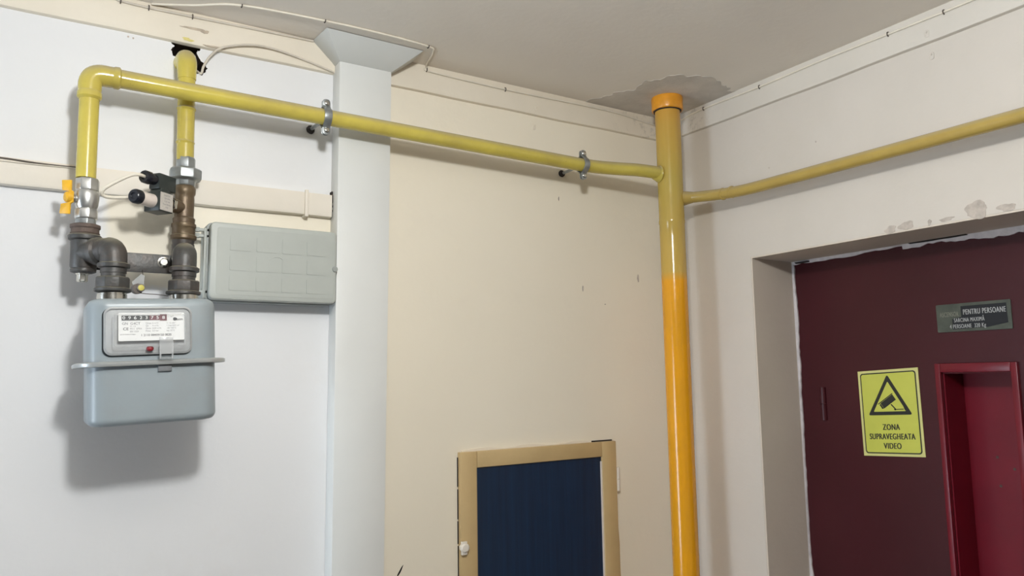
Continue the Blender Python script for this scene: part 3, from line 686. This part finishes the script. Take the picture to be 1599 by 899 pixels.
while z > hz0 + .03:
    h = rnd.uniform(.04, .10); gp.box((sL - .0012 - rnd.uniform(0, .0008), -.004, z - h), (sL + .0005, -.001, z)); z -= h + rnd.uniform(.002, .006)
gp.build('dark_gap', M['dark'], ah)
MB().box((-.318, -.003, hz1), (-.250, -.001, hz1 + .0035)).build('dark_gap', M['dark'], ah)
pt = MB(); pts = []; rnd = random.Random(4)
for i in range(28):
    z = hz1 - .06 - i * (hz1 - .06 - hz0) / 27; pts.append((sR + .006 + .010 * i / 27 + rnd.uniform(-.0015, .0015) + (.003 if i > 8 else 0), z))
MB().prism([(sR - .004, hz1 - .06)] + pts + [(sR - .004, hz0)], (0, .0005, 0), X, Z, (0, -.0035, 0)).build('paint_overlap', M['beige'], ah)
pts = [(sL + .01 + i * (sR - sL - .09) / 24, hz1 + .001 + .005 * math.sin(i * .35 + .4) ** 2 + rnd.uniform(0, .0012)) for i in range(25)]
MB().prism(pts + [(pts[-1][0], hz1 - .006), (pts[0][0], hz1 - .006)], (0, .0005, 0), X, Z, (0, -.004, 0)).build('filler_ridge', M['band'], ah)

# ------------------------------------------------------------------ lift door
DXF = .165
dr = root('door_1', (DXF, (D0 + D1) / 2, 0))
ry0, ry1, rz0, rz1 = -.667, -.813, 1.05, 1.744                 # recess
lm = MB()
def slab(y0, y1, z0, z1): lm.box((DXF, y1, z0), (DXF + .04, y0, z1))
slab(D0, ry0, 0, DH); slab(ry1, D1, 0, DH); slab(ry0, ry1, rz1, DH); slab(ry0, ry1, 0, rz0)
lm.build('door_leaf', M['maroon'], dr)
rs_ = MB(); xb = DXF + .085
rs_.box((DXF + .002, ry0 - .003, rz0), (xb, ry0 + .001, rz1)).box((DXF + .002, ry1 - .001, rz0), (xb, ry1 + .003, rz1)).box((DXF + .002, ry1 + .003, rz1 - .003), (xb, ry0 - .003, rz1 + .001)).box((DXF + .002, ry1 + .003, rz0 - .001), (xb, ry0 - .003, rz0 + .003))
rs_.build('recess_lining', M['redp'], dr)
MB().box((xb - .004, ry1 + .003, rz0 + .003), (xb, ry0 - .003, rz1 - .003)).build('recess_panel', M['redp'], dr)
for y, z in ((-.729, 1.556), (-.762, 1.533), (-.731, 1.494), (-.795, 1.552)):
    MB().rev((xb - .004, y, z), -X, [(-.002, .0032), (.0006, .0030), (.0008, .0015)], 12).build('screw_hole', M['hole'], dr)
ft = .010
for nm, a, b in (('recess_frame', (-.655, ry0, rz0 - .02, rz1 + .02), 0), ('recess_frame', (ry1, -.826, rz0 - .02, rz1 + .02), 0), ('recess_frame', (ry0, ry1, rz1, rz1 + .02), 0), ('recess_frame', (ry0, ry1, rz0 - .02, rz0), 0)):
    MB().box((DXF - ft, a[1], a[2]), (DXF + .002, a[0], a[3])).build(nm, M['redf'], dr, bevel=.0018)
hg = MB().rev((DXF - .001, -.358, 1.668), Z, [(-.042, .0085), (-.001, .0088), (-.0006, .006), (.0006, .006), (.001, .0088), (.042, .0085)], 14)
hg.build('door_hinge', M['maroon'], dr)
# ragged putty beads round the leaf
def bead(a, b, w_, inw, seed, nm='putty_bead', mat=M['putty'], thin=1.):
    rnd = random.Random(seed); a, b, inw = V(a), V(b), V(inw); n = int((b - a).length / .010); top = []; bot = []; ww = w_
    for i in range(n + 1):
        p = a.lerp(b, i / n); ww = max(w_ * .45, min(w_ * 1.5, ww + rnd.uniform(-1, 1) * w_ * .28)); top.append(p); bot.append(p + inw * ww)
    mb = MB(); rsx = [[t, q, q - X * .004 * thin, t - X * .007 * thin] for t, q in zip(top, bot)]; mb.rings(rsx)
    return mb.build(nm, mat, dr, ang=50)
bead((DXF, D0 - .004, .0), (DXF, D0 - .004, DH - .004), .0055, (0, -1, 0), 1)
bead((DXF, D0 - .004, DH - .004), (DXF, -.60, DH - .004), .006, (0, 0, -1), 2)
bead((DXF, -.60, DH - .004), (DXF, D1, DH - .005), .013, (0, 0, -1), 3)
bead((DXF - .001, -.62, DH - .0045), (DXF - .001, -.75, DH - .0045), .0015, (0, 0, -1), 5, 'dark_gap', M['dark'], 2)
bead((DXF - .001, -.305, DH - .0075), (DXF - .001, -.345, DH - .0075), .0025, (0, 0, -1), 6, 'dark_gap', M['dark'], 2)

# warning sign
sg = thing('warning_sign', (DXF - .002, -.5385, 1.651), 'yellow video surveillance sticker with black camera triangle on the maroon door', 'sign')
sth = math.radians(3.0); su = (nY * math.cos(sth) + Z * math.sin(sth)); sv_ = (Z * math.cos(sth) + Y * math.sin(sth))
sv_ = (Z + Y * .012).normalized(); so = V((DXF - .0001, -.5375, 1.6505)); SW, SH = .1525, .204; sn = -X
MB().prism([(-SW / 2, -SH / 2), (SW / 2, -SH / 2), (SW / 2, SH / 2), (-SW / 2, SH / 2)], so, su, sv_, sn * .0016).build('sticker_base', M['signw'], sg)
def onsign(poly, lvl, nm, mat): return MB().prism(poly, so + sn * (.0014 + .0003 * lvl), su, sv_, sn * .0004).build(nm, mat, sg)
onsign(rrect(SW - .012, SH - .012, .007), 1, 'sticker_border', M['signk'])
onsign(rrect(SW - .0175, SH - .0175, .005), 2, 'sticker_face', M['sign'])
def tri(h, cz, r):
    pts = [(0, h * .667), (-h * .575, -h * .333), (h * .575, -h * .333)]; out = []
    for i in range(3):
        p = V((*pts[i], 0)); a = (V((*pts[i - 1], 0)) - p).normalized(); b = (V((*pts[(i + 1) % 3], 0)) - p).normalized()
        for t in (0, .25, .5, .75, 1):
            q = p + a * r * (1 - t) ** 2 + b * r * t * t; out.append((q.x, q.y + cz))
    return out
onsign(tri(.096, .0265, .006), 3, 'triangle', M['signk']); onsign(tri(.071, .0265, .003), 4, 'triangle_face', M['sign'])
def rot2(pts, a, ox, oy): return [(ox + x * math.cos(a) - y * math.sin(a), oy + x * math.sin(a) + y * math.cos(a)) for x, y in pts]
ca = math.radians(33); k0 = (-.004, .0255)
pic = MB()
def pf(poly): pic.prism(poly, so + sn * .0029, su, sv_, sn * .0004)
pf(rot2([(-.016, -.0080), (.021, -.0080), (.021, .0072), (-.016, .0072)], ca, *k0)); pf(rot2([(-.0205, -.0062), (-.0166, -.0076), (-.0166, .0066), (-.0205, .0052)], ca, *k0))
pf(rot2([(-.0225, .0078), (.0225, .0078), (.0225, .0098), (-.0225, .0098)], ca, *k0))
pf([(.0035, .019), (.0060, .0205), (.0165, .0085), (.0145, .0070)]); pf([(.0120, .0090), (.0150, .0100), (.0175, .0075), (.0150, .0050), (.0120, .0060)])
pf([(.0150, .0063), (.0350, .0068), (.0350, .0085), (.0150, .0083)])
pf([(.0335, .0175), (.0350, .0175), (.0400, .0050), (.0385, .0040)])
pic.build('camera_pictogram', M['signk'], sg)
for s, z in (('ZONA', -.0345), ('SUPRAVEGHEATA', -.0565), ('VIDEO', -.0785)):
    text('sign_lettering', s, .0195, so + sn * .0022 + sv_ * z, su, sv_, M['signk'], sg, .0003, .036, {'ZONA': .70, 'SUPRAVEGHEATA': .67, 'VIDEO': .71}[s], 'CENTER', 1.12)

# capacity plate
cp = thing('capacity_plate', (DXF - .003, -.744, 1.864), 'small worn green and black lift capacity plate above the recess', 'plate')
po = V((DXF - .0001, -.7440, 1.8645)); pu, pv = nY, Z
MB().prism(rrect(.156, .062, .002, 2), po, pu, pv, sn * .0025).build('plate_body', M['plateg'], cp)
MB().prism([(-.024, .0245), (.0695, .0245), (.0705, -.0175), (.030, -.0245), (-.044, -.026), (-.044, -.003), (-.024, .001)], po, pu, pv, sn * .0029).build('black_field', M['platek'], cp)
def pl(s, size, x, z, mat=M['platel'], sx=.8): return text('plate_lettering', s, size, po + sn * .0031 + pu * x + pv * z, pu, pv, mat, cp, .0002, .022, sx * .90, 'LEFT', 1.14)
pl('ASCENSOR', .0150, -.070, .0075, M['faint'], .55); pl('PENTRU PERSOANE', .0165, -.0195, .0105, M['platel'], .60)
pl('SARCINA MAXIM\u0102', .0125, -.040, -.0065, M['platel'], .62); pl('4 PERSOANE  320 Kg', .0125, -.050, -.0200, M['platel'], .66)

# ------------------------------------------------------------------ cables
def clipnail(p, out, parent):
    p, out = V(p), V(out).normalized(); tg_ = Z if abs(out.z) < .5 else Y
    MB().tube([p + tg_ * .005, p + out * .004 + tg_ * .003, p + out * .0045, p + out * .004 - tg_ * .003, p - tg_ * .005], .0013, 6).build('cable_nail', M['wire'], parent)
def cable(pts, r, mat, label, loc=None, nails=(), n=8, name='cable'):
    pts = spline(pts, n); t = thing(name, loc or pts[0], label, 'cable')
    MB().tube(pts, r, 10).build('cord', mat, t, ang=80)
    for p, o in nails: clipnail(p, o, t)
    return t
r = .0024
cable([(-2.2, -.0155, 2.4935), (-1.8, -.0155, 2.4915), (-1.50, -.0155, 2.4925), (-1.459, -.0155, 2.490), (-1.409, -.0155, 2.489), (-1.328, -.0155, 2.4905), (-1.22, -.0155, 2.4935), (-1.077, -.0155, 2.4965)], r, M['cabled'],
      'thin painted cable nailed along the ceiling edge left of the column', nails=[((-1.459, -.015, 2.490), nY), ((-1.409, -.015, 2.489), nY), ((-1.328, -.015, 2.4905), nY)])
cable([(-1.404, -.017, 2.4975), (-1.335, -.051, 2.4975), (-1.25, -.100, 2.4975), (-1.086, -.120, 2.4975), (-.955, -.124, 2.4975), (-.845, -.117, 2.4975), (-.822, -.095, 2.4975), (-.806, -.03, 2.4975), (-.800, -.016, 2.493), (-.786, -.0155, 2.486),
       (-.58, -.0155, 2.483), (-.35, -.0155, 2.4865), (-.20, -.0155, 2.486), (-.08, -.0155, 2.476), (-.03, -.022, 2.474), (-.0155, -.06, 2.480), (-.0155, -.16, 2.4865), (-.0155, -.36, 2.4835), (-.0155, -.55, 2.486), (-.0155, -.827, 2.4825), (-.0155, -1.2, 2.486), (-.0155, -2.0, 2.486)],
      r, M['cable'], 'long white cable looping round the column top then along both walls behind the riser',
      nails=[((-1.25, -.100, 2.4985), -Z), ((-1.086, -.120, 2.4985), -Z), ((-.845, -.117, 2.4985), -Z), ((-.800, -.014, 2.489), nY), ((-.577, -.014, 2.483), nY), ((-.014, -.163, 2.4865), -X), ((-.014, -.356, 2.4835), -X), ((-.014, -.706, 2.4840), -X), ((-.014, -.827, 2.4825), -X)])
cable([(-1.312, .012, 2.388), (-1.306, -.006, 2.378), (-1.303, -.012, 2.392), (-1.290, -.018, 2.416), (-1.268, -.022, 2.436), (-1.215, -.024, 2.453), (-1.165, -.020, 2.457), (-1.10, -.0165, 2.449), (-1.045, -.0155, 2.438), (-1.030, -.014, 2.436)], .0024, M['cabled'],
      'pale cable loop hanging from the broken wall hole to the column')
cable([(-2.2, -.0195, 2.152), (-1.72, -.0195, 2.150), (-1.637, -.0200, 2.1495), (-1.578, -.0205, 2.1470), (-1.526, -.0215, 2.147), (-1.507, -.026, 2.147)], .0014, M['wire'],
      'thin dark twin wire stretched along the ledge at far left', name='wire')
cable([(-2.2, -.0195, 2.1435), (-1.72, -.0195, 2.1430), (-1.637, -.0200, 2.1440), (-1.578, -.0205, 2.1445), (-1.526, -.0215, 2.1455), (-1.508, -.026, 2.146)], .0009, M['cable'],
      'hair-thin pale wire just under the dark wire on the ledge', name='wire')
gp_ = dc + Z * .001 + sa * .036
cable([gp_, gp_ + sa * .016, (-1.440, -.125, 2.117), (-1.468, -.118, 2.099), (-1.480, -.112, 2.088), (-1.479, -.107, 2.081), (-1.466, -.104, 2.079), (-1.440, -.103, 2.082), (-1.415, -.105, 2.086), (-1.395, -.098, 2.092)], .0031, M['cable'],
      'short white lead looping from the black plug of the solenoid valve')
